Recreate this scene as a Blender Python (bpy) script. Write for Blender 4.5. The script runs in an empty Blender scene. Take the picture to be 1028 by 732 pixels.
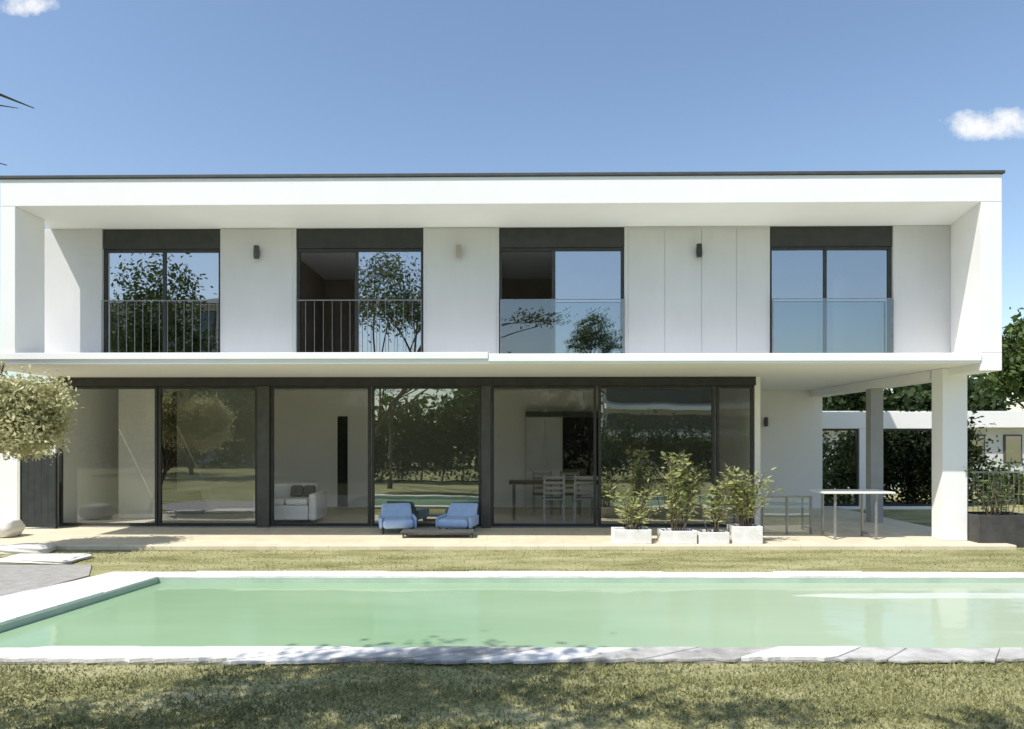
import bpy, math, random
import numpy as np
from mathutils import Vector
random.seed(4)
sc=bpy.context.scene
COL=sc.collection
F=685.3; EYE=1.7; HZ=440.0; ROT=math.radians(.8)
def X(px,Y): return (px-514)/F*Y
def Z(py,Y): return EYE+(HZ-py)/F*Y
def HX(px,Y):
    k=(px-514)/F; return (k*Y-(Y-10.2)*ROT)/(1+ROT*k)
# ------------------------------------------------------------------ materials
def newmat(name):
    m=bpy.data.materials.new(name); m.use_nodes=True
    nt=m.node_tree; nt.nodes.clear()
    out=nt.nodes.new('ShaderNodeOutputMaterial')
    return m,nt,out
def nd(nt,t,**kw):
    n=nt.nodes.new(t)
    for k,v in kw.items(): setattr(n,k,v)
    return n
def c4(c): return (c[0],c[1],c[2],1)
def ramp(nt,fac,stops):
    r=nt.nodes.new('ShaderNodeValToRGB')
    el=r.color_ramp.elements
    while len(el)<len(stops): el.new(0.5)
    for e,(p,c) in zip(el,stops): e.position=p; e.color=c4(c)
    nt.links.new(fac,r.inputs[0]); return r.outputs[0]
def surf(name,c1,c2=None,scale=3.0,rough=0.7,bump=0.0,bscale=40,metal=0,spec=0.3,detail=6,lo=.35,hi=.65,stretch=None):
    m,nt,out=newmat(name); L=nt.links
    p=nd(nt,'ShaderNodeBsdfPrincipled'); p.inputs['Roughness'].default_value=rough
    p.inputs['Metallic'].default_value=metal; p.inputs['Specular IOR Level'].default_value=spec
    L.new(p.outputs[0],out.inputs[0])
    tc=nd(nt,'ShaderNodeTexCoord'); v=tc.outputs['Object']
    if stretch:
        mp=nd(nt,'ShaderNodeMapping'); mp.inputs['Scale'].default_value=stretch; L.new(v,mp.inputs[0]); v=mp.outputs[0]
    if c2 is None: c2=tuple(x*.9 for x in c1)
    n=nd(nt,'ShaderNodeTexNoise'); n.inputs['Scale'].default_value=scale; n.inputs['Detail'].default_value=detail; n.inputs['Roughness'].default_value=.6
    L.new(v,n.inputs['Vector'])
    L.new(ramp(nt,n.outputs['Fac'],[(lo,c1),(hi,c2)]),p.inputs['Base Color'])
    if bump:
        b=nd(nt,'ShaderNodeTexNoise'); b.inputs['Scale'].default_value=bscale; b.inputs['Detail'].default_value=5
        L.new(v,b.inputs['Vector'])
        bp=nd(nt,'ShaderNodeBump'); bp.inputs['Strength'].default_value=bump; bp.inputs['Distance'].default_value=.02
        L.new(b.outputs['Fac'],bp.inputs['Height']); L.new(bp.outputs[0],p.inputs['Normal'])
    return m
def glass(name,fac,tint,wob=.02,gc=(.92,.95,.95)):
    m,nt,out=newmat(name); L=nt.links
    t=nd(nt,'ShaderNodeBsdfTransparent'); t.inputs[0].default_value=c4(tint)
    g=nd(nt,'ShaderNodeBsdfGlossy'); g.inputs['Roughness'].default_value=.004; g.inputs[0].default_value=c4(gc)
    tc=nd(nt,'ShaderNodeTexCoord'); n=nd(nt,'ShaderNodeTexNoise'); n.inputs['Scale'].default_value=1.3; n.inputs['Detail'].default_value=1
    L.new(tc.outputs['Object'],n.inputs['Vector'])
    b=nd(nt,'ShaderNodeBump'); b.inputs['Strength'].default_value=wob; b.inputs['Distance'].default_value=.1
    L.new(n.outputs['Fac'],b.inputs['Height']); L.new(b.outputs[0],g.inputs['Normal'])
    mx=nd(nt,'ShaderNodeMixShader'); mx.inputs[0].default_value=fac
    L.new(t.outputs[0],mx.inputs[1]); L.new(g.outputs[0],mx.inputs[2]); L.new(mx.outputs[0],out.inputs[0])
    return m
def leafmat(name,dark,light,trans=.3):
    m,nt,out=newmat(name); L=nt.links
    g=nd(nt,'ShaderNodeNewGeometry'); tc=nd(nt,'ShaderNodeTexCoord')
    n=nd(nt,'ShaderNodeTexNoise'); n.inputs['Scale'].default_value=2.2; n.inputs['Detail'].default_value=3
    L.new(tc.outputs['Object'],n.inputs['Vector'])
    a=nd(nt,'ShaderNodeMath',operation='MULTIPLY_ADD'); a.inputs[1].default_value=.5; L.new(g.outputs['Random Per Island'],a.inputs[0])
    s=nd(nt,'ShaderNodeMath',operation='MULTIPLY_ADD'); s.inputs[1].default_value=1.4; s.inputs[2].default_value=-.45; L.new(n.outputs['Fac'],s.inputs[0])
    L.new(s.outputs[0],a.inputs[2])
    col=ramp(nt,a.outputs[0],[(0.1,dark),(.9,light)])
    p=nd(nt,'ShaderNodeBsdfPrincipled'); p.inputs['Roughness'].default_value=.55; p.inputs['Specular IOR Level'].default_value=.3
    t=nd(nt,'ShaderNodeBsdfTranslucent')
    L.new(col,p.inputs['Base Color']); L.new(col,t.inputs[0])
    mx=nd(nt,'ShaderNodeMixShader'); mx.inputs[0].default_value=trans
    L.new(p.outputs[0],mx.inputs[1]); L.new(t.outputs[0],mx.inputs[2]); L.new(mx.outputs[0],out.inputs[0])
    return m
M={}
M['white']=surf('white_render',(.90,.89,.87),(.865,.855,.835),scale=1.2,rough=.75,bump=.05,bscale=90)
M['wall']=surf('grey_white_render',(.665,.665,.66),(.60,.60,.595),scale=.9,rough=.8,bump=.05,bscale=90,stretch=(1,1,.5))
M['post']=surf('grey_post_paint',(.42,.42,.41),(.36,.36,.35),scale=2,rough=.7)
M['inner']=surf('interior_plaster',(.90,.87,.82),(.87,.84,.79),scale=.8,rough=.9)
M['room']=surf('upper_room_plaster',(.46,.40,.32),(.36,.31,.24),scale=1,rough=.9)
M['frame']=surf('dark_anodised_frame',(.03,.033,.031),(.045,.046,.043),scale=6,rough=.45,spec=.4)
M['frame2']=surf('grey_anodised_frame',(.065,.066,.06),(.09,.09,.083),scale=6,rough=.45,spec=.4)
M['beige']=surf('beige_metal',(.42,.38,.31),(.36,.32,.26),scale=6,rough=.5)
M['roofedge']=surf('roof_flashing',(.06,.065,.07),(.09,.09,.09),scale=4,rough=.6)
M['glass_mirror']=glass('reflective_glass',.40,(.30,.32,.29),gc=(.85,.9,.85))
M['glass_soft']=glass('softly_reflective_glass',.26,(.64,.68,.61))
M['glass_upper']=glass('upper_reflective_glass',.52,(.30,.32,.32),gc=(.80,.81,.83))
M['glass_half']=glass('half_reflective_glass',.10,(.9,.92,.9))
M['glass_clear']=glass('clear_glass',.03,(.98,.985,.98))
M['glass_rail']=glass('railing_glass',.2,(.72,.78,.8))
M['steel']=surf('grey_steel',(.35,.35,.35),(.28,.28,.28),scale=8,rough=.4,metal=.6)
M['railsteel']=surf('pale_rail_paint',(.24,.245,.245),(.2,.205,.205),scale=8,rough=.5)
M['floor']=surf('pale_floor',(.62,.58,.51),(.55,.51,.45),scale=2,rough=.45)
M['bark']=surf('bark',(.10,.075,.05),(.17,.135,.095),scale=9,rough=.95,bump=.6,bscale=25,stretch=(1,1,.3))
M['stone']=surf('white_stone',(.84,.82,.78),(.68,.66,.62),scale=5,rough=.9,bump=.35,bscale=22)
M['coping']=surf('white_coping_stone',(.80,.79,.75),(.60,.58,.54),scale=4,rough=.8,bump=.35,bscale=35,lo=.4,hi=.75)
M['coping_grey']=surf('weathered_coping_stone',(.56,.55,.51),(.28,.27,.25),scale=3.5,rough=.85,bump=.5,bscale=30,lo=.38,hi=.7)
M['copebase']=surf('coping_mortar',(.20,.19,.16),(.36,.34,.3),scale=12,rough=.95,bump=.5,bscale=30)
M['planter']=surf('white_planter',(.89,.88,.86),(.76,.74,.70),scale=6,rough=.85,bump=.25,bscale=30)
M['darkplanter']=surf('charcoal_planter',(.05,.05,.048),(.08,.078,.072),scale=5,rough=.7)
M['soil']=surf('soil',(.05,.035,.025),(.09,.07,.05),scale=20,rough=1,bump=.6)
M['paving']=surf('grey_paving',(.30,.29,.27),(.40,.38,.35),scale=8,rough=.9,bump=.3)
M['gate']=surf('dark_gate_paint',(.028,.034,.032),(.045,.05,.048),scale=5,rough=.6)
M['blue']=surf('blue_fabric',(.40,.56,.84),(.50,.64,.88),scale=9,rough=.9,bump=.2,bscale=120)
M['offwhite']=surf('off_white_fabric',(.80,.79,.76),(.74,.73,.70),scale=6,rough=.95,bump=.15,bscale=120)
M['black']=surf('black_fabric',(.02,.02,.021),(.035,.034,.033),scale=8,rough=.9)
M['cushion']=surf('dark_cushion_fabric',(.11,.105,.10),(.15,.145,.14),scale=8,rough=.95)
M['chairgrey']=surf('grey_wood',(.30,.295,.28),(.24,.235,.225),scale=7,rough=.6)
M['darkwood']=surf('dark_wood',(.055,.04,.03),(.09,.065,.05),scale=5,rough=.5,stretch=(1,8,8))
M['cab']=surf('grey_lacquer',(.66,.65,.61),(.6,.59,.55),scale=2,rough=.5)
M['block']=surf('pale_block_render',(.55,.52,.46),(.47,.45,.40),scale=.5,rough=.9)
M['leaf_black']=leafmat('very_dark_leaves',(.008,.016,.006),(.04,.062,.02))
M['leaf_dark']=leafmat('dark_leaves',(.014,.03,.010),(.07,.11,.03))
M['leaf_mid']=leafmat('mid_leaves',(.03,.055,.014),(.14,.20,.05))
M['leaf_grey']=leafmat('grey_green_leaves',(.05,.075,.03),(.26,.31,.14))
M['leaf_pale']=leafmat('yellow_green_leaves',(.40,.39,.18),(.78,.74,.46),.3)
M['leaf_plant']=leafmat('planter_leaves',(.16,.20,.055),(.64,.64,.30),.35)
M['blade']=leafmat('grass_blades',(.14,.15,.05),(.43,.42,.21),.3)
def tiles(name,c1,c2,mort,w,h):
    m,nt,out=newmat(name); L=nt.links
    p=nd(nt,'ShaderNodeBsdfPrincipled'); p.inputs['Roughness'].default_value=.8; L.new(p.outputs[0],out.inputs[0])
    tc=nd(nt,'ShaderNodeTexCoord'); b=nd(nt,'ShaderNodeTexBrick'); b.offset=.5
    b.inputs['Scale'].default_value=1; b.inputs['Brick Width'].default_value=w; b.inputs['Row Height'].default_value=h
    b.inputs['Mortar Size'].default_value=.005; b.inputs['Color1'].default_value=c4(c1); b.inputs['Color2'].default_value=c4(c2); b.inputs['Mortar'].default_value=c4(mort)
    L.new(tc.outputs['Object'],b.inputs['Vector'])
    n=nd(nt,'ShaderNodeTexNoise'); n.inputs['Scale'].default_value=4; n.inputs['Detail'].default_value=6; L.new(tc.outputs['Object'],n.inputs['Vector'])
    mx=nd(nt,'ShaderNodeMixRGB',blend_type='MULTIPLY'); mx.inputs[0].default_value=.6
    L.new(b.outputs['Color'],mx.inputs[1]); L.new(ramp(nt,n.outputs['Fac'],[(.3,(.8,.78,.75)),(.7,(1.05,1.05,1.05))]),mx.inputs[2])
    L.new(mx.outputs[0],p.inputs['Base Color']); return m
M['terrace']=tiles('terrace_stone',(.73,.65,.48),(.67,.59,.44),(.5,.45,.34),.8,.5)
def lawnmat():
    m,nt,out=newmat('lawn_ground'); L=nt.links
    p=nd(nt,'ShaderNodeBsdfPrincipled'); p.inputs['Roughness'].default_value=1; p.inputs['Specular IOR Level'].default_value=.1; L.new(p.outputs[0],out.inputs[0])
    tc=nd(nt,'ShaderNodeTexCoord'); mp=nd(nt,'ShaderNodeMapping'); mp.inputs['Scale'].default_value=(.55,1.6,1); L.new(tc.outputs['Object'],mp.inputs[0])
    n=nd(nt,'ShaderNodeTexNoise'); n.inputs['Scale'].default_value=1.4; n.inputs['Detail'].default_value=8; n.inputs['Roughness'].default_value=.65; L.new(mp.outputs[0],n.inputs['Vector'])
    n2=nd(nt,'ShaderNodeTexNoise'); n2.inputs['Scale'].default_value=45; n2.inputs['Detail'].default_value=6; L.new(tc.outputs['Object'],n2.inputs['Vector'])
    a=nd(nt,'ShaderNodeMath',operation='MULTIPLY_ADD'); a.inputs[1].default_value=.6; L.new(n.outputs['Fac'],a.inputs[0])
    s=nd(nt,'ShaderNodeMath',operation='MULTIPLY'); s.inputs[1].default_value=.4; L.new(n2.outputs['Fac'],s.inputs[0]); L.new(s.outputs[0],a.inputs[2])
    L.new(ramp(nt,a.outputs[0],[(.36,(.12,.12,.045)),(.49,(.32,.31,.145)),(.62,(.48,.45,.27))]),p.inputs['Base Color'])
    b=nd(nt,'ShaderNodeBump'); b.inputs['Strength'].default_value=.8; b.inputs['Distance'].default_value=.03; L.new(n2.outputs['Fac'],b.inputs['Height']); L.new(b.outputs[0],p.inputs['Normal'])
    return m
M['lawn']=lawnmat()
def watermat():
    m,nt,out=newmat('pool_water'); L=nt.links
    tc=nd(nt,'ShaderNodeTexCoord'); mp=nd(nt,'ShaderNodeMapping'); mp.inputs['Scale'].default_value=(.35,1.0,1); L.new(tc.outputs['Object'],mp.inputs[0])
    n=nd(nt,'ShaderNodeTexNoise'); n.inputs['Scale'].default_value=.9; n.inputs['Detail'].default_value=4; L.new(mp.outputs[0],n.inputs['Vector'])
    d=nd(nt,'ShaderNodeBsdfDiffuse')
    deep=ramp(nt,n.outputs['Fac'],[(.3,(.255,.40,.235)),(.7,(.325,.465,.295))])
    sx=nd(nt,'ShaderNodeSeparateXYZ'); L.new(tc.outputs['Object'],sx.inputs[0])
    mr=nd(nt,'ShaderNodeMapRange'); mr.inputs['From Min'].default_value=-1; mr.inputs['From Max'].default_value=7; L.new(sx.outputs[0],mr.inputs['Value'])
    mc=nd(nt,'ShaderNodeMixRGB'); L.new(mr.outputs[0],mc.inputs[0]); L.new(deep,mc.inputs[1]); mc.inputs[2].default_value=(.50,.55,.42,1); L.new(mc.outputs[0],d.inputs[0])  # paler towards the right: whitish reflection put into the water colour
    w=nd(nt,'ShaderNodeTexNoise'); w.inputs['Scale'].default_value=2.2; w.inputs['Detail'].default_value=3; L.new(mp.outputs[0],w.inputs['Vector'])
    b=nd(nt,'ShaderNodeBump'); b.inputs['Strength'].default_value=.12; b.inputs['Distance'].default_value=.1; L.new(w.outputs['Fac'],b.inputs['Height'])
    g=nd(nt,'ShaderNodeBsdfGlossy'); g.inputs['Roughness'].default_value=.06; L.new(b.outputs[0],g.inputs['Normal'])
    f=nd(nt,'ShaderNodeFresnel'); f.inputs['IOR'].default_value=1.22
    mx=nd(nt,'ShaderNodeMixShader'); L.new(f.outputs[0],mx.inputs[0]); L.new(d.outputs[0],mx.inputs[1]); L.new(g.outputs[0],mx.inputs[2]); L.new(mx.outputs[0],out.inputs[0])
    return m
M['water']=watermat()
M['basin']=surf('pool_lining',(.46,.56,.46),(.38,.48,.39),scale=3,rough=.4)
M['reflection']=surf('pale_house_reflection',(.66,.70,.61),(.55,.62,.53),scale=3,rough=.3)  # pale tone stands in for the white house mirrored in the pool
# ------------------------------------------------------------------ mesh helpers
class MB:
    def __init__(s): s.v=[]; s.f=[]
    def box(s,x0,x1,y0,y1,z0,z1):
        i=len(s.v)
        s.v+=[(x0,y0,z0),(x1,y0,z0),(x1,y1,z0),(x0,y1,z0),(x0,y0,z1),(x1,y0,z1),(x1,y1,z1),(x0,y1,z1)]
        s.f+=[tuple(i+k for k in q) for q in ((3,2,1,0),(4,5,6,7),(0,1,5,4),(1,2,6,5),(2,3,7,6),(3,0,4,7))]; return s
    def quad(s,a,b,c,d):
        i=len(s.v); s.v+=[a,b,c,d]; s.f.append((i,i+1,i+2,i+3)); return s
    def prism(s,pts,z0,z1):
        i=len(s.v); n=len(pts)
        s.v+=[(p[0],p[1],z0) for p in pts]+[(p[0],p[1],z1) for p in pts]
        s.f.append(tuple(i+k for k in range(n-1,-1,-1))); s.f.append(tuple(i+n+k for k in range(n)))
        for k in range(n):
            j=(k+1)%n; s.f.append((i+k,i+j,i+n+j,i+n+k))
        return s
    def tube(s,path,rad,n=7):
        path=[Vector(p) for p in path]
        if not hasattr(rad,'__len__'): rad=[rad]*len(path)
        i0=len(s.v)
        for k,p in enumerate(path):
            t=(path[min(k+1,len(path)-1)]-path[max(k-1,0)]).normalized()
            a=t.cross(Vector((0,0,1)))
            if a.length<.05: a=t.cross(Vector((1,0,0)))
            a.normalize(); b=t.cross(a)
            for q in range(n):
                an=2*math.pi*q/n
                s.v.append(tuple(p+(a*math.cos(an)+b*math.sin(an))*rad[k]))
        for k in range(len(path)-1):
            for q in range(n):
                r=(q+1)%n
                s.f.append((i0+k*n+q,i0+k*n+r,i0+(k+1)*n+r,i0+(k+1)*n+q))
        s.f.append(tuple(i0+q for q in range(n-1,-1,-1))); e=i0+(len(path)-1)*n
        s.f.append(tuple(e+q for q in range(n))); return s
    def build(s,name,mat,parent=None,piv=(0,0,0),bevel=0,smooth=False,seg=2):
        me=bpy.data.meshes.new(name)
        me.from_pydata([(v[0]-piv[0],v[1]-piv[1],v[2]-piv[2]) for v in s.v],[],s.f); me.update()
        me.materials.append(mat)
        o=bpy.data.objects.new(name,me); COL.objects.link(o)
        if parent: o.parent=parent
        else: o.location=piv
        if bevel:
            b=o.modifiers.new('Bevel','BEVEL'); b.width=bevel; b.segments=seg; b.limit_method='ANGLE'
        if smooth:
            for p in me.polygons: p.use_smooth=True
        return o
def tag(o,label=None,cat=None,group=None,kind=None):
    if label: o['label']=label
    if cat: o['category']=cat
    if group: o['group']=group
    if kind: o['kind']=kind
    return o
def empty(name,loc,label,cat,group=None,rz=0):
    o=bpy.data.objects.new(name,None); COL.objects.link(o); o.location=loc; o.rotation_euler=(0,0,rz); o.empty_display_size=.2
    return tag(o,label,cat,group)
def copy_tree(o,parent=None):
    c=o.copy(); COL.objects.link(c); c.parent=parent
    for ch in list(o.children): copy_tree(ch,c)
    return c
def raw(name,V,Fc,mat,parent=None):
    me=bpy.data.meshes.new(name)
    nv=len(V); k=Fc.shape[1]; nf=len(Fc)
    me.vertices.add(nv); me.vertices.foreach_set('co',V.astype(np.float32).ravel())
    me.loops.add(nf*k); me.loops.foreach_set('vertex_index',Fc.astype(np.int32).ravel())
    me.polygons.add(nf); me.polygons.foreach_set('loop_start',np.arange(0,nf*k,k,dtype=np.int32))
    me.update(calc_edges=True); me.validate(); me.materials.append(mat)
    o=bpy.data.objects.new(name,me); COL.objects.link(o)
    if parent: o.parent=parent
    return o
def foliage(name,blobs,n,size,mat,parent,piv,seed=1,clumps=26,sig=.2,asp=.5):
    rng=np.random.default_rng(seed)
    vol=np.array([b[1][0]*b[1][1]*b[1][2] for b in blobs])**.8; vol/=vol.sum()
    P=[]
    for b,w in zip(blobs,vol):
        k=max(20,int(n*w)); c=np.array(b[0])-np.array(piv); r=np.array(b[1])
        nc=clumps
        d=rng.normal(size=(nc,3)); d/=np.linalg.norm(d,axis=1)[:,None]
        cc=d*(rng.random(nc)**.45)[:,None]*.88
        idx=rng.integers(0,nc,k); sg=sig*(.6+.8*rng.random(nc))
        P.append(c+(cc[idx]+rng.normal(size=(k,3))*sg[idx][:,None])*r)
    P=np.concatenate(P); k=len(P)
    a=rng.normal(size=(k,3)); a/=np.linalg.norm(a,axis=1)[:,None]
    t=rng.normal(size=(k,3)); b=np.cross(a,t); b/=np.linalg.norm(b,axis=1)[:,None]
    s=size*(.55+.9*rng.random(k))[:,None]
    V=np.stack([P-a*s,P-b*s*asp,P+a*s,P+b*s*asp],1).reshape(-1,3)
    return raw(name,V,np.arange(k*4).reshape(-1,4),mat,parent)
def tree(name,base,blobs,n,size,mat,label,cat='tree',group=None,tr=.12,seed=1,clumps=26,sig=.2,trunkname='trunk',crown='crown',asp=.5):
    r=empty(name,base,label,cat,group)
    rng=random.Random(seed); m=MB(); B=Vector(base)
    top=max(b[0][2] for b in blobs); cx=sum(b[0][0] for b in blobs)/len(blobs); cy=sum(b[0][1] for b in blobs)/len(blobs)
    T=Vector((cx,cy,top)); path=[]; rad=[]
    for k in range(7):
        t=k/6; p=B.lerp(T,t); j=tr*.8
        if 0<k<6: p+=Vector((rng.uniform(-j,j),rng.uniform(-j,j),0))
        path.append(p); rad.append(tr*(1-.8*t)+.004)
    m.tube(path,rad,8)
    for b in blobs:
        for q in range(3):
            s=path[rng.randint(2,4)]; e=Vector(b[0])+Vector([rng.uniform(-.7,.7)*b[1][i] for i in range(3)])
            mid=s.lerp(e,.5)+Vector((0,0,.1*(e-s).length))
            m.tube([s,mid,e],[tr*.4,tr*.25,tr*.06+.002],6)
    m.build(trunkname,M['bark'],r,base,smooth=True)
    foliage(crown,blobs,n,size,mat,r,base,seed,clumps,sig,asp)
    return r
# ------------------------------------------------------------------ setting
pin=[(-4.25,8.2),(9.5,8.2),(9.5,5.42),(-4.7,5.42)]
pout=[(-4.95,8.5),(9.9,8.46),(9.9,5.18),(-5.9,5.08)]
mid=[((a[0]+b[0])/2,(a[1]+b[1])/2) for a,b in zip(pin,pout)]
big=[(-400,500),(400,500),(400,-300),(-400,-300)]
g=MB()
for k in range(4):
    j=(k+1)%4
    g.quad((*big[k],0),(*mid[k],0),(*mid[j],0),(*big[j],0))
tag(g.build('lawn',M['lawn']),kind='structure')
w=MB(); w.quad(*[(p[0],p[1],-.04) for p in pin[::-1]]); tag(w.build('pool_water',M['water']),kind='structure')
b=MB()
for k in range(4):
    j=(k+1)%4
    b.quad((*pin[k],.02),(*pin[j],.02),(*pin[j],-1.5),(*pin[k],-1.5))
b.quad(*[(p[0],p[1],-1.5) for p in pin]); tag(b.build('pool_basin',M['basin']),kind='structure')
refl=MB().prism([(3.1,7.54),(3.9,7.40),(6.2,7.44),(9.45,7.36),(9.45,7.62),(5,7.66),(3.5,7.62)],-.4,-.035); tag(refl.build('pool_reflection_strip',M['reflection']),kind='structure')  # added strip at water level, imitates the house's reflection
def lerp2(p,q,t): return (p[0]+(q[0]-p[0])*t,p[1]+(q[1]-p[1])*t)
cb=MB()
for k in range(4):
    j=(k+1)%4
    A,B_,C_,D_=lerp2(pin[k],pout[k],.06),lerp2(pin[j],pout[j],.06),lerp2(pin[j],pout[j],.93),lerp2(pin[k],pout[k],.93)
    cb.prism([D_,C_,B_,A],-.1,.012)
tag(cb.build('pool_kerb_base',M['copebase']),kind='structure')
cp=MB(); cp2=MB()
for k in range(4):
    j=(k+1)%4
    Ln=math.dist(pout[k],pout[j]); n=max(2,int(Ln/(.62 if k==2 else 1.1)))
    ts=[i/n+(random.uniform(-.2,.2)/n if 0<i<n else 0) for i in range(n+1)]
    gp=.003/Ln
    for i in range(n):
        t0,t1=ts[i]+gp,ts[i+1]-gp
        jit=.03 if k==2 else .004
        off=random.uniform(-.03,.04) if k==2 else 0
        hz=.045+random.uniform(-.008,.008)
        outer=[]
        ns=10 if k==2 else 4
        for q in range(ns+1):
            t=t0+(t1-t0)*q/ns; p=lerp2(pout[k],pout[j],t); c=lerp2(pin[k],pin[j],t)
            outer.append(lerp2(p,c,(off+random.uniform(-jit,jit))/.35))
        pts=[lerp2(pin[k],pin[j],t1),lerp2(pin[k],pin[j],t0)]+outer
        xm=sum(p[0] for p in outer)/len(outer)
        (cp2 if (k==2 and xm>-1.6 and random.random()<.88) else cp).prism(pts[::-1],.0125,hz)
tag(cp.build('pool_coping',M['coping'],bevel=.008),kind='structure')
tag(cp2.build('pool_coping',M['coping_grey'],bevel=.01),kind='structure')
TZ=.07
tm=MB().box(-9.6,7.7,10.4,16.25,-.05,TZ); tag(tm.build('terrace',M['terrace'],bevel=.02),kind='structure')
pv=MB().prism([(-9,6.9),(-5.4,6.9),(-5.2,8.4),(-5.6,9.1),(-9,9.1)],-.02,.015); tag(pv.build('path',M['paving'],bevel=.006),kind='structure')
def blades(regs):
    rng=np.random.default_rng(7); Ps=[]; Hs=[]
    for (x0,x1,y0,y1,dens,hh) in regs:
        n=int((x1-x0)*(y1-y0)*dens); p=np.stack([rng.uniform(x0,x1,n),rng.uniform(y0,y1,n),np.zeros(n)],1); Ps.append(p); Hs.append(np.full(n,hh))
    P=np.concatenate(Ps); H=np.concatenate(Hs)
    f=np.sin(P[:,0]*1.3+np.sin(P[:,1]*3.3)*1.4)*np.sin(P[:,1]*5.7+1.3*np.sin(P[:,0]*1.7))
    keep=rng.random(len(P))<(.6+.4*f); P=P[keep]; H=H[keep]; n=len(P)
    an=rng.uniform(0,2*np.pi,n); wd=.004+.004*rng.random(n)
    d=np.stack([np.cos(an)*wd,np.sin(an)*wd,np.zeros(n)],1)
    l=rng.normal(size=(n,3))*.5; l[:,2]=1; T=P+l*(H*(.5+.8*rng.random(n)))[:,None]
    T[:,2]=np.abs(T[:,2])
    V=np.stack([P-d,P+d,T],1).reshape(-1,3)
    return raw('grass',V,np.arange(n*3).reshape(-1,3),M['blade'])
gr=blades([(-4,4,3.7,5.14,5500,.026),(-4.95,10,8.48,10.39,600,.018),(-8,-4.95,9.2,10.39,600,.018),(7.75,11,10.4,13,400,.035)])
tag(gr,'short dry grass growing over the lawn around the pool','grass',kind='stuff')
# ------------------------------------------------------------------ house
PIV=(0,10.2,0)
H=empty('modern_house',PIV,'white two storey modern house with flat roof, recessed balcony and glazed ground floor','house',rz=-ROT)
def hp(mb,name,mat,parent=None,bevel=0,label=None):
    o=mb.build(name,mat,parent or H,PIV,bevel)
    if label: o['label']=label
    return o
XL,XR=-7.73,HX(1006,10.2); XI=HX(985,10.2); SB,ST,RB,RT=2.816,2.965,5.2,5.61
YW=11.3; YG=12.4; YB=16.0; XE=XR-.07
hp(MB().box(XL,XR,10.2,18.5,RB,RT),'roof',M['white'],bevel=.008)
hp(MB().box(XL-.03,XR+.03,10.17,18.53,RT+.002,RT+.048),'roof_edge',M['roofedge'],bevel=.006)
hp(MB().box(XL,-7.5,10.2,10.84,ST+.002,RB-.002),'side_fin',M['white'],bevel=.006)
hp(MB().prism([(XI,10.2),(XR,10.2),(XR,18.5),(XE,18.5),(XE,11.3)],ST+.002,RB-.002),'side_wall',M['white'],bevel=.006)
hp(MB().box(XI,XR,10.2,18.5,2.70,ST),'slab_end',M['white'],bevel=.006)
hp(MB().box(-8.4,XI-.002,10.2,18.5,SB,ST),'balcony_slab',M['white'],bevel=.006)
hp(MB().box(-8.4,HX(490,10.2),10.17,10.197,SB+.07,ST+.02),'slab_trim',M['white'],bevel=.005)
hp(MB().box(HX(490,10.2)+.004,XI-.004,10.182,10.197,SB+.03,ST-.02),'slab_trim',M['white'],bevel=.005)
wx=[(-8.4,HX(102,YW)),(HX(221,YW),HX(297,YW)),(HX(425,YW),HX(501,YW)),(HX(627,YW),HX(773,YW)),(HX(897,YW),XE-.003)]
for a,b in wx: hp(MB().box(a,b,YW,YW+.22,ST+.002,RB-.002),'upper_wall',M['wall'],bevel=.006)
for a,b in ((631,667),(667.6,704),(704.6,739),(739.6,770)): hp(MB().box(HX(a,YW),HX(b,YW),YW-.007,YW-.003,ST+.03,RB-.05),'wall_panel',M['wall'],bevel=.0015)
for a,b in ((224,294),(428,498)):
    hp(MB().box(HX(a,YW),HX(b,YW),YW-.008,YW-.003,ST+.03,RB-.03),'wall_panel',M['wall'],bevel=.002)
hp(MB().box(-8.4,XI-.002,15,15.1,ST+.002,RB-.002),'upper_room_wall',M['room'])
for x in [(a+b)/2 for a,b in wx[1:4]]+[-6.93]: hp(MB().box(x-.05,x+.05,YW+.23,14.997,ST+.002,RB-.002),'upper_room_wall',M['room'])
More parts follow.
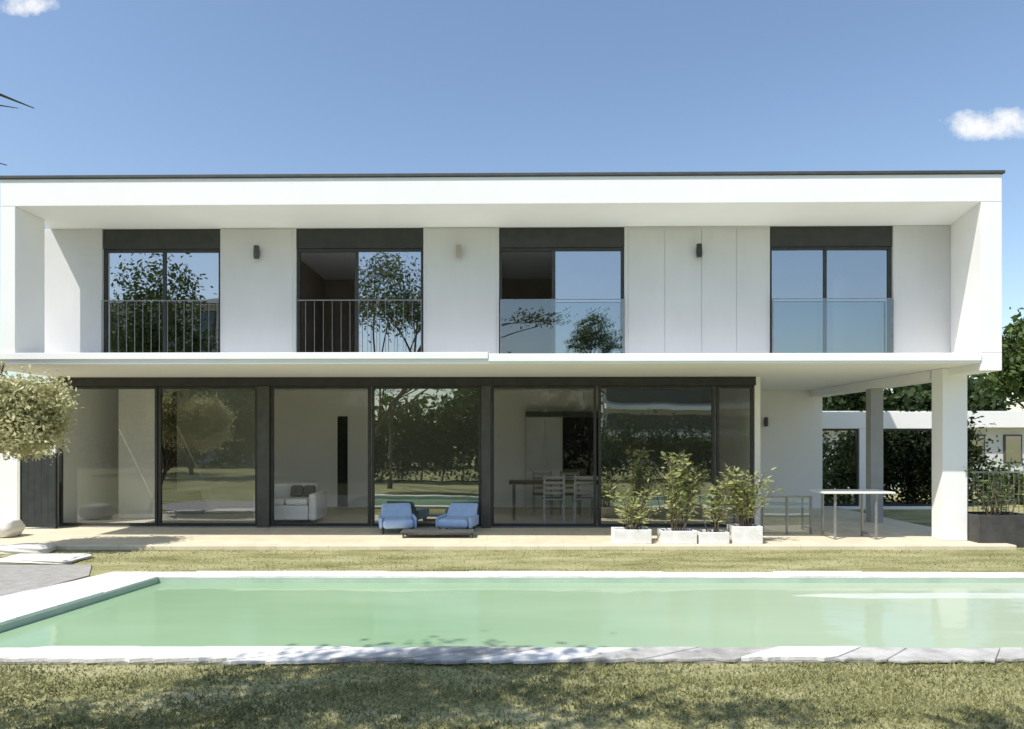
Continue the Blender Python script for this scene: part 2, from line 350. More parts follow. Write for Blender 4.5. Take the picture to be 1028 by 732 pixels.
def window(x0,x1,split,panes,rail):
    a,b=HX(x0,YW),HX(x1,YW); y0,y1=YW+.05,YW+.12; z0,z1=ST+.004,RB-.004; zb=Z(248,YW); s=HX(split,YW); fw=.05
    f=MB().box(a+.003,a+fw,y0,y1,z0,zb).box(b-fw,b-.003,y0,y1,z0,zb).box(a+fw,b-fw,y0+.003,y1-.003,z0,z0+.05).box(a+fw,b-fw,y0+.003,y1-.003,zb-.05,zb-.003)
    f.box(s-.03,s+.03,y0+.012,y1-.012,z0+.05,zb-.05)
    w=hp(f,'window',M['frame'],bevel=.004)
    hp(MB().box(a+.003,b-.003,YW+.03,YW+.2,zb,RB-.006),'shutter_box',M['frame'],w,bevel=.004)
    for (p,q) in ((a+fw,s-.03),(s+.03,b-fw)):
        if (p<s-.1 and panes[0]) or (p>s and panes[1]):
            tl=random.uniform(-.006,.006)
            hp(MB().quad((p,y0+.03,z0+.05),(q,y0+.03+tl,z0+.05),(q,y0+.03+tl,zb-.05),(p,y0+.03,zb-.05)),'pane',M['glass_upper'],w)
    zr=Z(301,YW)
    if rail=='bars':
        r=MB().box(a+.02,b-.02,YW-.055,YW-.035,zr-.016,zr).box(a+.02,b-.02,YW-.055,YW-.035,z0+.06,z0+.075)
        n=14
        for k in range(n+1):
            xx=a+.03+(b-a-.06)*k/n; r.box(xx-.0035,xx+.0035,YW-.049,YW-.041,z0+.075,zr-.016)
        hp(r,'railing',M['railsteel'],w)
    else:
        r=MB().box(a+.02,b-.02,YW-.05,YW-.03,zr-.012,zr).box(a+.02,a+.04,YW-.05,YW-.03,z0+.02,zr-.012).box(b-.04,b-.02,YW-.05,YW-.03,z0+.02,zr-.012)
        hp(r,'railing',M['steel'],w)
        hp(MB().quad((a+.04,YW-.04,z0+.03),(b-.04,YW-.04,z0+.03),(b-.04,YW-.04,zr-.012),(a+.04,YW-.04,zr-.012)),'railing_glass',M['glass_rail'],w)
window(102,221,163,(1,1),'bars')
window(297,425,357,(0,1),'bars')
window(501,627,556,(0,1),'glass')
window(773,897,830,(1,1),'glass')
def lamp(x,z,Y,mat):
    o=hp(MB().box(x-.03,x+.03,Y-.025,Y-.001,z-.05,z+.05),'wall_lamp',M['frame2'],bevel=.004)
    hp(MB().tube([(x,Y-.075,z-.10),(x,Y-.075,z-.02),(x,Y-.075,z+.11)],[.045,.05,.045],12).box(x-.012,x+.012,Y-.05,Y-.02,z-.012,z+.012),'lamp_shade',mat,o)
for px,mm in ((259,'frame2'),(461,'beige'),(701,'frame')): lamp(HX(px,YW-.02),Z(254,YW),YW-.009,M[mm])
lamp(HX(768,YB),Z(424,YB),YB,M['frame2'])
# ground floor
hp(MB().box(-8.35,HX(759,YG),YG,YG+.14,SB-.16,SB-.003),'head_beam',M['frame'],bevel=.005)
def slide(x0,x1,mat,yo=0,fw=.05):
    a,b=HX(x0,YG),HX(x1,YG); y0,y1=YG+.03+yo,YG+.08+yo; z0,z1=TZ+.024,SB-.163
    f=MB().box(a,a+fw,y0,y1,z0,z1).box(b-fw,b,y0,y1,z0,z1).box(a+fw,b-fw,y0+.003,y1-.003,z0,z0+.05).box(a+fw,b-fw,y0+.003,y1-.003,z1-.05,z1)
    o=hp(f,'sliding_door',M['frame'],bevel=.004); t=random.uniform(-.008,.008)
    hp(MB().quad((a+fw,y0+.025,z0+.05),(b-fw,y0+.025+t,z0+.05),(b-fw,y0+.025+t,z1-.05),(a+fw,y0+.025,z1-.05)),'pane',mat,o)
slide(58,157,M['glass_half']); slide(158,258,M['glass_soft']); slide(271,371.5,M['glass_clear'])
slide(372.5,483,M['glass_mirror']); slide(493,599,M['glass_clear']); slide(601,718,M['glass_mirror']); slide(720,757,M['glass_half'])
for a,b in ((258.5,270.5),(483.5,492.5)):
    hp(MB().box(HX(a,YG),HX(b,YG),YG-.02,YG+.16,TZ+.002,SB-.164),'door_post',M['frame2'],bevel=.005)
hp(MB().box(-8.35,HX(759,YG),YG+.002,YG+.16,TZ+.002,TZ+.022),'door_track',M['steel'])
hp(MB().box(-8.4,HX(758,YG)-.003,YG+.2,YB,TZ+.002,TZ+.02),'floor',M['floor'])
hp(MB().box(-8.4,7.15,YB,YB+.15,TZ+.002,SB-.002),'back_wall',M['inner'])
hp(MB().box(-8.5,-8.402,YG,YB,TZ+.002,SB-.002),'partition_wall',M['inner'])
hp(MB().box(HX(758,YG),HX(758,YG)+.1,YG+.01,YB-.002,TZ+.003,SB-.003),'partition_wall',M['inner'])
hp(MB().box(-7.95,-7.2,13.6,13.7,TZ+.03,SB-.003),'partition_wall',M['inner'])
hp(MB().box(HX(339,YB),HX(349,YB),YB-.02,YB-.003,TZ+.03,Z(418,YB)),'dark_doorway',M['black'])
hp(MB().box(6.86,XR-.03,11.35,16.0,2.66,SB-.003),'side_beam',M['white'],bevel=.005)
hp(MB().box(6.84,XR-.02,10.95,11.25,TZ+.002,SB-.003),'pillar',M['white'],bevel=.008)
hp(MB().box(6.90,7.14,13.3,13.5,TZ+.002,2.657),'side_post',M['post'],bevel=.006)
# screen wall behind the covered terrace
SW=(8.6,16.35,0)
r=empty('screen_wall',SW,'white garden screen wall with dark framed openings behind the covered terrace','wall')
xa,xb,xc=7.17,8.42,10.6
MB().box(xa,xc,16.3,16.45,1.93,2.33).build('lintel_band',M['white'],r,SW,bevel=.006)
MB().box(xa,xc,16.3,16.45,0,.07).build('sill',M['white'],r,SW,bevel=.006)
for a,b in ((xb-.12,xb+.12),(xc-.25,xc)): MB().box(a,b,16.305,16.445,.072,1.928).build('wall_pier',M['white'],r,SW,bevel=.004)
for a,b in ((xa,xb-.122),(xb+.122,xc-.252)):
    MB().box(a,a+.05,16.34,16.40,.073,1.927).box(b-.05,b,16.34,16.40,.073,1.927).box(a+.05,b-.05,16.343,16.397,.073,.12).box(a+.05,b-.05,16.343,16.397,1.88,1.927).build('opening_frame',M['frame'],r,SW)
# ------------------------------------------------------------------ furniture
def sofa():
    r=empty('sofa',(-4.3,13.3,TZ+.02),'white two seat sofa inside the glazed living room','sofa')
    MB().box(-.44,.44,-.4,.4,.06,.34).build('base',M['offwhite'],r,bevel=.03)
    MB().box(-.43,.43,.18,.42,.345,.72).build('backrest',M['offwhite'],r,bevel=.06)
    for s in (-1,1):
        MB().box(min(s*.45,s*.60),max(s*.45,s*.60),-.42,.43,.05,.56).build('armrest',M['offwhite'],r,bevel=.05)
        MB().box(min(s*.01,s*.43),max(s*.01,s*.43),-.42,.17,.345,.46).build('seat_cushion',M['offwhite'],r,bevel=.04)
sofa()
for x,lb in ((-4.22,'dark throw pillow at the left on the white sofa'),(-3.97,'dark throw pillow at the right on the white sofa')):
    o=MB().box(-.115,.115,-.05,.05,0,.22).build('throw_pillow',M['cushion'],None,(0,0,0),bevel=.04,seg=3)
    o.location=(x,13.36,TZ+.49); o.rotation_euler=(math.radians(-14),0,random.uniform(-.1,.1)); tag(o,lb,'pillow','dark pillows on the sofa')
def armchair(mat,label,loc,rz,group=None):
    r=empty('armchair',loc,label,'armchair',group,rz)
    MB().box(-.26,.26,-.34,.26,.10,.25).build('seat',mat,r,bevel=.06,seg=4)
    bk=MB(); 
    bk.v+=[(-.28,.14,.17),(.28,.14,.17),(.28,.26,.17),(-.28,.26,.17),(-.26,.42,.46),(.26,.42,.46),(.26,.52,.46),(-.26,.52,.46)]
    bk.f+=[(3,2,1,0),(4,5,6,7),(0,1,5,4),(1,2,6,5),(2,3,7,6),(3,0,4,7)]
    bk.build('backrest',mat,r,bevel=.045,seg=4)
    for s in (-1,1):
        MB().box(min(s*.265,s*.315),max(s*.265,s*.315),-.26,.3,.10,.28).build('armrest',mat,r,bevel=.022,seg=3)
        for t in (-1,1): MB().tube([(s*.25,t*.22,.0),(s*.24,t*.21,.12)],[.014,.02],8).build('leg',M['frame'],r)
    return r
a1=armchair(M['blue'],'blue garden armchair on the terrace, left of the pair before the glazing',(X(399,11.85),11.85,TZ),.22,'blue armchairs on the terrace')
a2=copy_tree(a1); a2.location=(X(459,11.9),11.9,TZ); a2.rotation_euler=(0,0,-.2); a2['label']='blue garden armchair on the terrace, right of the pair before the glazing'
armchair(M['black'],'black armchair indoors behind the leftmost glass door',(-6.9,14.6,TZ+.02),.5)
r=empty('coffee_table',(X(440,11.3),11.3,TZ),'low dark coffee table in front of the two blue armchairs','table')
MB().box(-.6,.6,-.2,.2,.08,.105).build('table_top',M['frame2'],r,bevel=.006)
for s in (-1,1):
    for t in (-1,1): MB().box(s*.55-.015,s*.55+.015,t*.17-.015,t*.17+.015,0,.078).build('leg',M['frame2'],r)
tx,ty=X(560,13.7),13.7
r=empty('dining_table',(tx,ty,TZ+.02),'dark wooden dining table indoors surrounded by grey slatted chairs','table')
MB().box(-.98,.98,-.42,.42,.71,.75).build('table_top',M['darkwood'],r,bevel=.006)
for s in (-1,1):
    for t in (-1,1): MB().box(s*.88-.03,s*.88+.03,t*.36-.03,t*.36+.03,0,.708).build('leg',M['darkwood'],r)
def chair(loc,rz,label):
    r=empty('dining_chair',loc,label,'chair','grey slatted chairs around the dining table',rz)
    MB().box(-.21,.21,-.21,.21,.43,.46).build('seat',M['chairgrey'],r,bevel=.008)
    for s in (-1,1):
        MB().box(s*.185-.018,s*.185+.018,-.2,-.165,0,.428).build('leg',M['chairgrey'],r)
        MB().box(s*.185-.018,s*.185+.018,.165,.2,0,.428).build('leg',M['chairgrey'],r)
    bk=MB()
    for s in (-1,1): bk.box(s*.185-.018,s*.185+.018,.205,.235,.44,.92)
    for k in range(4): bk.box(-.165,.165,.212,.228,.54+k*.1,.585+k*.1)
    bk.build('backrest',M['chairgrey'],r); return r
c0=chair((tx-.12,ty-.5,TZ+.02),math.pi,'slatted dining chair with back to the glass, left of the near pair')
for dx,dy,rz,lb in ((.46,-.5,math.pi,'slatted dining chair with back to the glass, right of the near pair'),(-.28,.52,0,'slatted dining chair on far side of the dining table, at left'),(.3,.52,0,'slatted dining chair on far side of the dining table, at right')):
    c=copy_tree(c0); c.location=(tx+dx,ty+dy,TZ+.02); c.rotation_euler=(0,0,rz); c['label']=lb
r=empty('kitchen_cabinet',(X(565,15.55),15.55,TZ+.02),'tall grey kitchen cabinet with black oven beyond the dining table','cabinet')
MB().box(-.84,.9,.02,.42,0,2.1).build('carcass',M['cab'],r,bevel=.004)
MB().box(-.84,.9,.0,.42,2.102,2.22).build('top_panel',M['frame2'],r,bevel=.004)
for a,b in ((-.82,-.42),(-.41,-.02)): MB().box(a,b,0,.018,.05,2.08).build('cabinet_door',M['cab'],r,bevel=.004)
MB().box(0,.85,-.01,.018,.75,2.09).build('oven',M['black'],r,bevel=.004)
MB().box(0,.85,0,.018,.05,.73).build('drawer_front',M['offwhite'],r,bevel=.004)
cu=MB(); n=24
for k in range(n):
    x0=k/n*.28;x1=(k+1)/n*.28; f=lambda x: .03*math.sin(x*110)
    cu.quad((x0,f(x0),0),(x1,f(x1),0),(x1,f(x1),2.4),(x0,f(x0),2.4))
o=cu.build('curtain',M['black'],smooth=True); o.location=(X(163,12.8),12.8,TZ+.1); tag(o,'dark gathered curtain hanging inside the second glass door','curtain')
Yt=11.2
r=empty('garden_table',(X(854,Yt),Yt,TZ),'pale grey garden table standing before the covered terrace at right','table')
MB().box(-.57,.57,-.3,.3,.74,.77).build('table_top',M['offwhite'],r,bevel=.005)
for s in (-.36,.3):
    MB().tube([(s,-.22,0),(s,-.22,.74)],.022,8).tube([(s,.22,0),(s,.22,.74)],.022,8).tube([(s,-.22,.06),(s,.22,.06)],.018,8).build('leg',M['steel'],r)
Yr=11.6
r=empty('glass_balustrade',(X(790,Yr),Yr,TZ),'low glass balustrade beside the planters near the glazing corner','railing')
MB().box(-.42,.42,-.02,.02,.62,.65).build('top_rail',M['steel'],r)
for x in (-.405,0,.405): MB().box(x-.015,x+.015,-.018,.018,0,.618).build('post',M['steel'],r)
MB().quad((-.4,0,.04),(.4,0,.04),(.4,0,.61),(-.4,0,.61)).build('pane',M['glass_rail'],r)
def planter(x0,x1,Y,h,mat,label,group,base=TZ,d=.34):
    cx=(x0+x1)/2; hw=(x1-x0)/2
    r=empty('planter',(cx,Y,base),label,'planter',group)
    t=.03
    MB().box(-hw,hw,-d/2,-d/2+t,0,h).box(-hw,hw,d/2-t,d/2,0,h).box(-hw,-hw+t,-d/2+t,d/2-t,0,h).box(hw-t,hw,-d/2+t,d/2-t,0,h).build('trough',mat,r,bevel=.008)
    MB().box(-hw+t+.001,hw-t-.001,-d/2+t+.001,d/2-t-.001,.02,h-.04).build('soil',M['soil'],r)
def plant(cx,cy,z0,stems,label,mat,seed,nl=40,ls=.045,group=None):
    r=empty('potted_plant',(cx,cy,z0),label,'plant',group); rng=random.Random(seed); g=np.random.default_rng(seed)
    m=MB(); V=[]
    for (dx,dy,h,lx) in stems:
        pts=[(dx*.4,dy*.4,0)]
        for k in range(1,6):
            t=k/5; pts.append((dx*(.4+.6*t)+lx*t*t+rng.uniform(-.02,.02),dy+rng.uniform(-.02,.02),h*t))
        m.tube(pts,[.008*(1-.7*k/5)+.002 for k in range(6)],5)
        for q in range(int(nl*h/.6)):
            t=rng.uniform(.12,1)**.7; k=min(4,int(t*5)); f=t*5-k
            p=np.array(pts[k])*(1-f)+np.array(pts[k+1])*f
            a=g.normal(size=3); a[2]=abs(a[2])*.6-.15; a/=np.linalg.norm(a)
            b=np.cross(a,g.normal(size=3)); b/=np.linalg.norm(b); L=ls*(.6+.9*g.random())
            p=p+a*g.random()*.09
            V+=[p,p+a*L+b*L*.33,p+a*L*2.1,p+a*L-b*L*.33]
    m.build('stem',M['bark'],r); V=np.array(V); raw('foliage',V,np.arange(len(V)).reshape(-1,4),mat,r)
Yp=10.68
specs=[(615,652,.22,'white planter trough at the left end of the terrace row','low'),(662,697,.2,'white planter trough second from left, under the tall bamboo','tall'),
       (699,729,.18,'white planter trough third from left in the terrace row','mid'),(733,762,.27,'white planter trough at the right end of the terrace row','wide')]
for i,(a,b_,h,lb,kd) in enumerate(specs):
    x0,x1=X(a,Yp),X(b_,Yp); planter(x0,x1,Yp,h,M['planter'],lb,'white planters in a row on the terrace')
    rg=random.Random(50+i); cx=(x0+x1)/2
    if kd=='low': st=[(rg.uniform(-.26,.26),rg.uniform(-.1,.1),rg.uniform(.3,.78),rg.uniform(-.25,.25)) for _ in range(14)]; lab='low bushy green plant in the leftmost white planter'
    elif kd=='tall': st=[(rg.uniform(-.26,.26),rg.uniform(-.1,.1),rg.uniform(.6,1.26),rg.uniform(-.12,.2)) for _ in range(13)]; lab='tallest feathery green plant in the second white planter'
    elif kd=='mid': st=[(rg.uniform(-.2,.2),rg.uniform(-.1,.1),rg.uniform(.45,.9),rg.uniform(-.12,.12)) for _ in range(7)]; lab='thin leafy plant in the third white planter, beside the tallest'
    else: st=[(rg.uniform(-.2,.2),rg.uniform(-.1,.1),rg.uniform(.6,.98),rg.uniform(-.36,.34)) for _ in range(18)]; lab='spreading green plant in the rightmost white planter'
    plant(cx,Yp,TZ+h-.05,st,lab,M['leaf_plant'],70+i,nl=38,ls=.04)
planter(X(970,10.9),X(1027,10.9),10.9,.5,M['darkplanter'],'charcoal square planter on the grass right of the pillar',None,base=0,d=.6)
rg=random.Random(9)
plant(X(1000,10.9),10.9,.44,[(rg.uniform(-.35,.35),rg.uniform(-.2,.2),rg.uniform(.4,.85),rg.uniform(-.15,.2)) for _ in range(14)],'thin leafy plant growing in the charcoal planter',M['leaf_grey'],90,nl=22,ls=.045)
# left side things
wl=empty('garden_wall',(-10.2,13.0,0),'white rendered garden wall left of the dark gate','wall')
MB().box(-2.2,.78,0,.2,0,1.5).build('wall_body',M['white'],wl,bevel=.01)
MB().box(-2.24,.80,-.03,.23,1.502,1.56).build('wall_cap',M['stone'],wl,bevel=.008)
gt=empty('garden_gate',(X(39,12.3),12.3,TZ),'dark grey vertical board gate between garden wall and glazing','gate')
m=MB()
for k in range(5): m.box(-.30+k*.12,-.30+k*.12+.118,-.02,.02,.03,1.33)
m.build('board_panel',M['gate'],gt,bevel=.002)
MB().box(-.32,-.302,-.03,.03,0,1.36).box(.302,.32,-.03,.03,0,1.36).build('gate_frame',M['gate'],gt)
def rock(name,loc,dim,label,seed,e=.6):
    import bmesh
    bm=bmesh.new(); bmesh.ops.create_icosphere(bm,subdivisions=4,radius=1); rg=np.random.default_rng(seed); ph=rg.uniform(0,6,9)
    for v in bm.verts:
        c=v.co; q=max(abs(c.x),abs(c.y),abs(c.z)); c*= (1/q)**e
        d=1+.06*math.sin(3*c.x+ph[0])*math.sin(3*c.y+ph[1])+.03*math.sin(6*c.z+ph[2]+4*c.x)+.02*math.sin(11*c.x+ph[3])*math.sin(9*c.y+ph[4])
        v.co=Vector((c.x*dim[0]*d,c.y*dim[1]*d,(c.z*d+.9)*dim[2]))
    me=bpy.data.meshes.new(name); bm.to_mesh(me); bm.free(); me.materials.append(M['stone'])
    for p in me.polygons: p.use_smooth=True
    o=bpy.data.objects.new(name,me); COL.objects.link(o); o.location=loc; tag(o,label,'rock')
rock('boulder',(-8.45,11.3,TZ),(.3,.26,.16),'white rounded boulder on the terrace at far left by the gate',3,.4)
rock('flat_stone',(-6.5,9.45,0),(.55,.28,.035),'flat white stone slab on the grass left of the pool',5,.8)
rock('flat_stone',(-7.25,10.15,0),(.4,.2,.06),'small pale stone behind the flat slab at far left',8,.8)
tree('overhanging_shrub',(-8.25,9.8,0),[((-7.3,9.8,2.06),(.6,.5,.52)),((-6.88,9.85,2.14),(.44,.45,.42)),((-6.95,9.8,1.84),(.44,.45,.36)),((-7.7,9.8,2.1),(.5,.5,.55)),((-7.35,9.7,2.3),(.5,.4,.3)),((-7.6,9.8,2.75),(.22,.25,.14))],40000,.034,M['leaf_pale'],'pale yellow green shrub overhanging at the left end of the house','shrub',tr=.05,seed=11,clumps=80,sig=.22,trunkname='stem',crown='foliage')
Tb=(-4.3,2.2,0)
r=empty('bare_tree',Tb,'tree left of the frame with a dark branch tip reaching in','tree')
m=MB(); m.tube([Tb,(-4.25,2.2,1.2),(-4.2,2.3,2.2),(-4.0,2.4,3.0)],[.09,.075,.06,.04],8)
m.tube([(-4.0,2.4,3.0),(-3.2,2.8,3.36),(-2.6,2.95,3.28),(-2.25,3,3.21),(-2.1,3,3.15)],[.03,.016,.011,.006,.002],6)
m.tube([(-2.5,2.97,3.26),(-2.3,3,3.17),(-2.17,3,3.15)],[.006,.004,.0015],5)
m.tube([(-4.1,2.35,2.5),(-3.2,2.9,3.03),(-2.6,3,3.0),(-2.22,3,2.9)],[.022,.012,.006,.002],6)
m.build('trunk',M['bark'],r,Tb,smooth=True)
foliage('crown',[((-4.5,2.2,3.6),(.8,.8,.6)),((-2.6,2.95,3.3),(.2,.1,.06))],1500,.04,M['leaf_mid'],r,Tb,3)
# ------------------------------------------------------------------ background right
nb=empty('neighbour_house',(16,23,0),'low white neighbouring house with dark windows beyond the hedge at right','house')
NP=(16,23,0)
MB().box(8.5,26,23,28,0,2.05).build('wall',M['wall'],nb,NP)
MB().box(8.2,26.3,22.6,28.3,2.052,2.6).build('roof',M['white'],nb,NP,bevel=.01)
for px in (979,1016,1050,905):
    a=X(px-9,23); b_=X(px+9,23)
    w=MB().box(a,b_,22.95,22.995,.85,1.82).build('window',M['frame2'],nb,NP)
    MB().quad((a+.05,22.94,.9),(b_-.05,22.94,.9),(b_-.05,22.94,1.77),(a+.05,22.94,1.77)).build('pane',M['glass_upper'],w,NP)
def hedge(x0,x1,y,h,lab,mat,seed,n,d=.5,size=.06,h2=None):
    r=empty('hedge',((x0+x1)/2,y,0),lab,'hedge'); P=((x0+x1)/2,y,0); h2=h2 or h
    k=max(2,int((x1-x0)/.8)); rg=random.Random(seed); bl=[]
    for i in range(k):
        t=(i+.5)/k; hh=h+(h2-h)*t
        bl.append(((x0+(x1-x0)*t,y,hh*.5),((x1-x0)/k*.75,d,hh*.55*rg.uniform(.92,1.04))))
    m=MB().tube([(bl[0][0][0],y,.05),(bl[-1][0][0],y,.05)],.04,6)
    for b in bl: m.tube([(b[0][0],y,0),(b[0][0]+.1,y,b[0][2]*.8),(b[0][0]-.05,y,b[0][2]*1.6)],[.04,.03,.01],6)
    m.build('stem',M['bark'],r,P); foliage('foliage',bl,n,size,mat,r,P,seed,40,.26)
hedge(7.3,8.7,16.95,1.7,'green leafy hedge seen through the left opening of the white screen wall',M['leaf_grey'],23,7000,.3,.05)
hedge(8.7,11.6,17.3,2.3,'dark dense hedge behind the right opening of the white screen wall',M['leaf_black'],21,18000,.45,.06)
hedge(11.8,18,17.5,1.0,'low green hedge below the neighbouring house at right edge',M['leaf_mid'],22,8000)
tree('garden_tree',(13.7,17,0),[((12.7,17,3.7),(.9,1,.9)),((13.3,17,4.3),(.8,.8,.7)),((12.8,17,3.1),(.8,.8,.5)),((13.8,17,3.4),(1,1,.9))],7000,.085,M['leaf_mid'],'green leafy tree rising beyond the right end of the house',tr=.11,seed=31)
for i,(x,y,z,lb) in enumerate([(11,30,3.2,'dark round tree behind the white neighbouring house, left one'),(14.5,31,3.6,'dark round tree behind the white neighbouring house, middle one'),(19,30,3.4,'dark round tree behind the white neighbouring house, right one')]):
    tree('background_tree',(x,y,0),[((x,y,z),(2.2,1.5,1.4)),((x+1.2,y,z-.4),(1.6,1.2,1.1)),((x-1.2,y,z-.3),(1.6,1.2,1.1))],6000,.17,M['leaf_dark'],lb,tr=.2,seed=40+i,group='trees behind the neighbouring house')
r=empty('metal_railing',(9.8,13.4,0),'thin metal railing on the grass behind the charcoal planter','railing')
MB().box(-1.4,2,-.015,.015,1.02,1.05).box(-1.4,2,-.012,.012,.14,.16).build('rail',M['steel'],r)
for k in range(4): MB().box(-1.4+k*1.13-.015,-1.4+k*1.13+.015,-.013,.013,0,1.018).build('post',M['steel'],r)
m=MB()
for k in range(34): m.box(-1.35+k*.1-.004,-1.35+k*.1+.004,-.004,.004,.16,1.02)
m.build('bars',M['steel'],r)
# ------------------------------------------------------------------ what stands behind the viewer (seen mirrored in the glazing)
tree('shade_tree',(-6.6,-1.2,0),[((-3.2,2.2,5.6),(1.4,.9,1.0)),((-4.4,1.6,6.4),(1.4,1.0,1.2)),((.6,1.6,5.4),(1.1,.3,.3)),((-1.3,1.8,5.4),(.8,.3,.35))],6500,.055,M['leaf_grey'],'leafy shade tree over the near lawn, mirrored in the second upper window',tr=.10,seed=51,clumps=30,sig=.22)
for i,(x,y,h,rr,nn,lb) in enumerate([(-15.5,-6,7.2,2.4,8000,'tall tree mirrored at the left of the first upper window'),(-11.5,-7,5.4,2.2,8000,'round tree mirrored low in the first upper window'),(3.0,-6,6.2,.8,1200,'slim tree mirrored in the third upper window'),(-1.6,-6,3.6,1.6,8000,'bushy dark tree mirrored in the fourth glass door'),(-19,-8,4.5,2.5,6000,'broad tree mirrored in the second glass door')]):
    tree('mirrored_tree',(x,y,0),[((x,y,h),(rr,rr*.8,rr*.9)),((x+rr*.6,y,h-rr*.7),(rr*.8,rr*.7,rr*.7)),((x-rr*.6,y+.2,h-rr*.6),(rr*.8,rr*.7,rr*.7))],nn,.09,M['leaf_mid' if i in (0,3) else 'leaf_grey'],lb,tr=.12,seed=60+i,group='trees across the garden behind the viewer')
hedge(-9,-.2,-1.6,1.6,'tall green hedge across the garden mirrored in the glass doors, left run',M['leaf_dark'],71,20000,.5,.065,h2=3.9)
hedge(3,13,-2.2,2.3,'dark hedge across the garden mirrored in the glass doors, right run',M['leaf_dark'],72,16000,.6,.07)
rg=random.Random(5)
bl=[((x,-15+rg.uniform(-1,1),rg.uniform(1.8,2.6)),(3,1.6,rg.uniform(2.2,3.3))) for x in list(range(-42,4,4))+[20,24,28,32,36]]
tag(foliage('tree_line',bl,22000,.26,M['leaf_mid'],None,(0,0,0),99,40,.25),'far line of dense green trees across the garden behind the viewer','trees',kind='stuff')
def blockhouse(x0,x1,y,h,lab,fl,win=True):
    P=((x0+x1)/2,y,0); r=empty('apartment_building',P,lab,'building','buildings across the garden behind the viewer')
    MB().box(x0,x1,y-8,y,0,h).build('wall',M['block'],r,P)
    MB().box(x0-.3,x1+.3,y-8.3,y+.4,h+.002,h+.3).build('roof',M['white'],r,P)
    fh=h/fl
    for f in range(fl):
        MB().box(x0+.1,x1-.1,y+.002,y+1.0,f*fh+.02,f*fh+.3).build('balcony_slab',M['white'],r,P)
        if not win:
            MB().box(x0+.3,x1-.3,y+.002,y+.04,f*fh+.5,f*fh+fh-.3).build('window_band',M['frame2'],r,P); continue
        n=int((x1-x0)/2.4)
        for k in range(n):
            a=x0+.6+k*2.4; w=MB().box(a,a+1.3,y+.002,y+.05,f*fh+.6,f*fh+fh-.35).build('window',M['frame'],r,P)
            MB().quad((a+1.22,y+.055,f*fh+.68),(a+.08,y+.055,f*fh+.68),(a+.08,y+.055,f*fh+fh-.43),(a+1.22,y+.055,f*fh+fh-.43)).build('pane',M['glass_half'],w,P)
blockhouse(-34,-19,-22,10.5,'pale three storey block mirrored low in the first upper window',3)
blockhouse(5,15.5,-18,5.2,'pale low building with dark window bands mirrored in the sixth glass door',3,False)
# ------------------------------------------------------------------ light, sky, camera
S=Vector((-.5,-.45,1)).normalized()
el=math.asin(S.z); az=math.atan2(S.x,S.y)
sl=bpy.data.lights.new('sun','SUN'); sl.energy=5.0; sl.angle=math.radians(.5); sl.color=(1,.955,.88)
so=bpy.data.objects.new('sun',sl); COL.objects.link(so); so.rotation_euler=S.to_track_quat('Z','Y').to_euler(); so.location=(-10,-6,20)
W=bpy.data.worlds.new('World'); sc.world=W; W.use_nodes=True
nt=W.node_tree; nt.nodes.clear(); L=nt.links
out=nd(nt,'ShaderNodeOutputWorld'); bg=nd(nt,'ShaderNodeBackground'); bg.inputs[1].default_value=.15; L.new(bg.outputs[0],out.inputs[0])
sky=nd(nt,'ShaderNodeTexSky'); sky.sky_type='NISHITA'; sky.sun_disc=False; sky.sun_elevation=el; sky.sun_rotation=az%(2*math.pi); sky.altitude=100; sky.air_density=1.15; sky.dust_density=.9; sky.ozone_density=1.6
tc=nd(nt,'ShaderNodeTexCoord'); sp=nd(nt,'ShaderNodeSeparateXYZ'); L.new(tc.outputs['Generated'],sp.inputs[0])
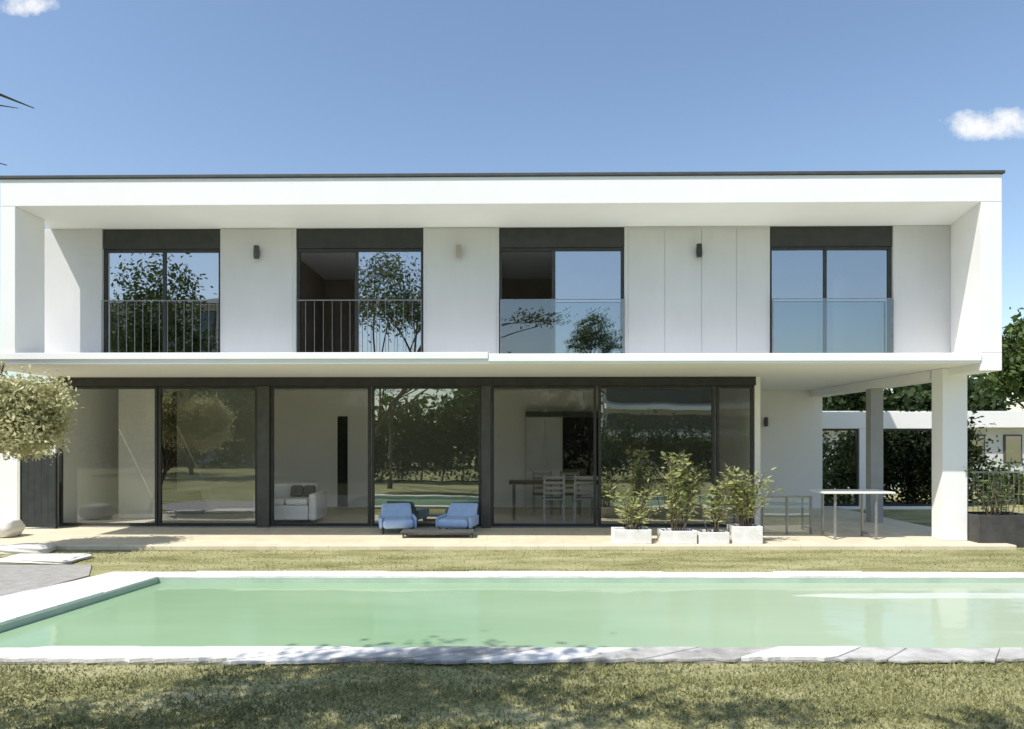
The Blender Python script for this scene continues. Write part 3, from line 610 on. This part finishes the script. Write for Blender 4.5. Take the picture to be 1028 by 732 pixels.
def mth(op,a,b=None,c=None,cl=False):
    n=nd(nt,'ShaderNodeMath',operation=op); n.use_clamp=cl
    for i,v in enumerate((a,b,c)):
        if v is None: continue
        if isinstance(v,(int,float)): n.inputs[i].default_value=v
        else: L.new(v,n.inputs[i])
    return n.outputs[0]
ys=mth('MAXIMUM',sp.outputs[1],.02); u=mth('DIVIDE',sp.outputs[0],ys); v=mth('DIVIDE',sp.outputs[2],ys)
cmb=nd(nt,'ShaderNodeCombineXYZ'); L.new(u,cmb.inputs[0]); L.new(v,cmb.inputs[1])
ns=nd(nt,'ShaderNodeTexNoise'); ns.inputs['Scale'].default_value=26; ns.inputs['Detail'].default_value=9; ns.inputs['Roughness'].default_value=.62; L.new(cmb.outputs[0],ns.inputs['Vector'])
nz=mth('MULTIPLY_ADD',ns.outputs['Fac'],3.2,-1.6)
def cloud(u0,v0,a,b):
    d=mth('ADD',mth('POWER',mth('MULTIPLY',mth('SUBTRACT',u,u0),1/a),2),mth('POWER',mth('MULTIPLY',mth('SUBTRACT',v,v0),1/b),2))
    return mth('MULTIPLY',mth('ADD',mth('SUBTRACT',1.0,d),nz),.8,cl=True)
cl=mth('MAXIMUM',cloud(.685,.458,.064,.022),cloud(-.71,.635,.05,.018))
cl=mth('MAXIMUM',cl,cloud(.74,.462,.06,.024))
cl=mth('MULTIPLY',cl,mth('GREATER_THAN',sp.outputs[1],.05))
hs=nd(nt,'ShaderNodeHueSaturation'); hs.inputs['Saturation'].default_value=1.0; hs.inputs['Value'].default_value=1.2; L.new(sky.outputs[0],hs.inputs['Color'])
mx=nd(nt,'ShaderNodeMixRGB'); L.new(cl,mx.inputs[0]); L.new(hs.outputs[0],mx.inputs[1]); mx.inputs[2].default_value=(7.0,7.0,7.0,1); L.new(mx.outputs[0],bg.inputs[0])
cam=bpy.data.cameras.new('camera'); co=bpy.data.objects.new('camera',cam); COL.objects.link(co)
co.location=(0,0,EYE); co.rotation_euler=(math.radians(90),0,0); cam.lens=24; cam.sensor_width=36; cam.shift_y=74/1028; cam.clip_end=2000; cam.clip_start=.05
sc.camera=co
sc.view_settings.view_transform='Standard'; sc.view_settings.look='None'; sc.view_settings.exposure=0
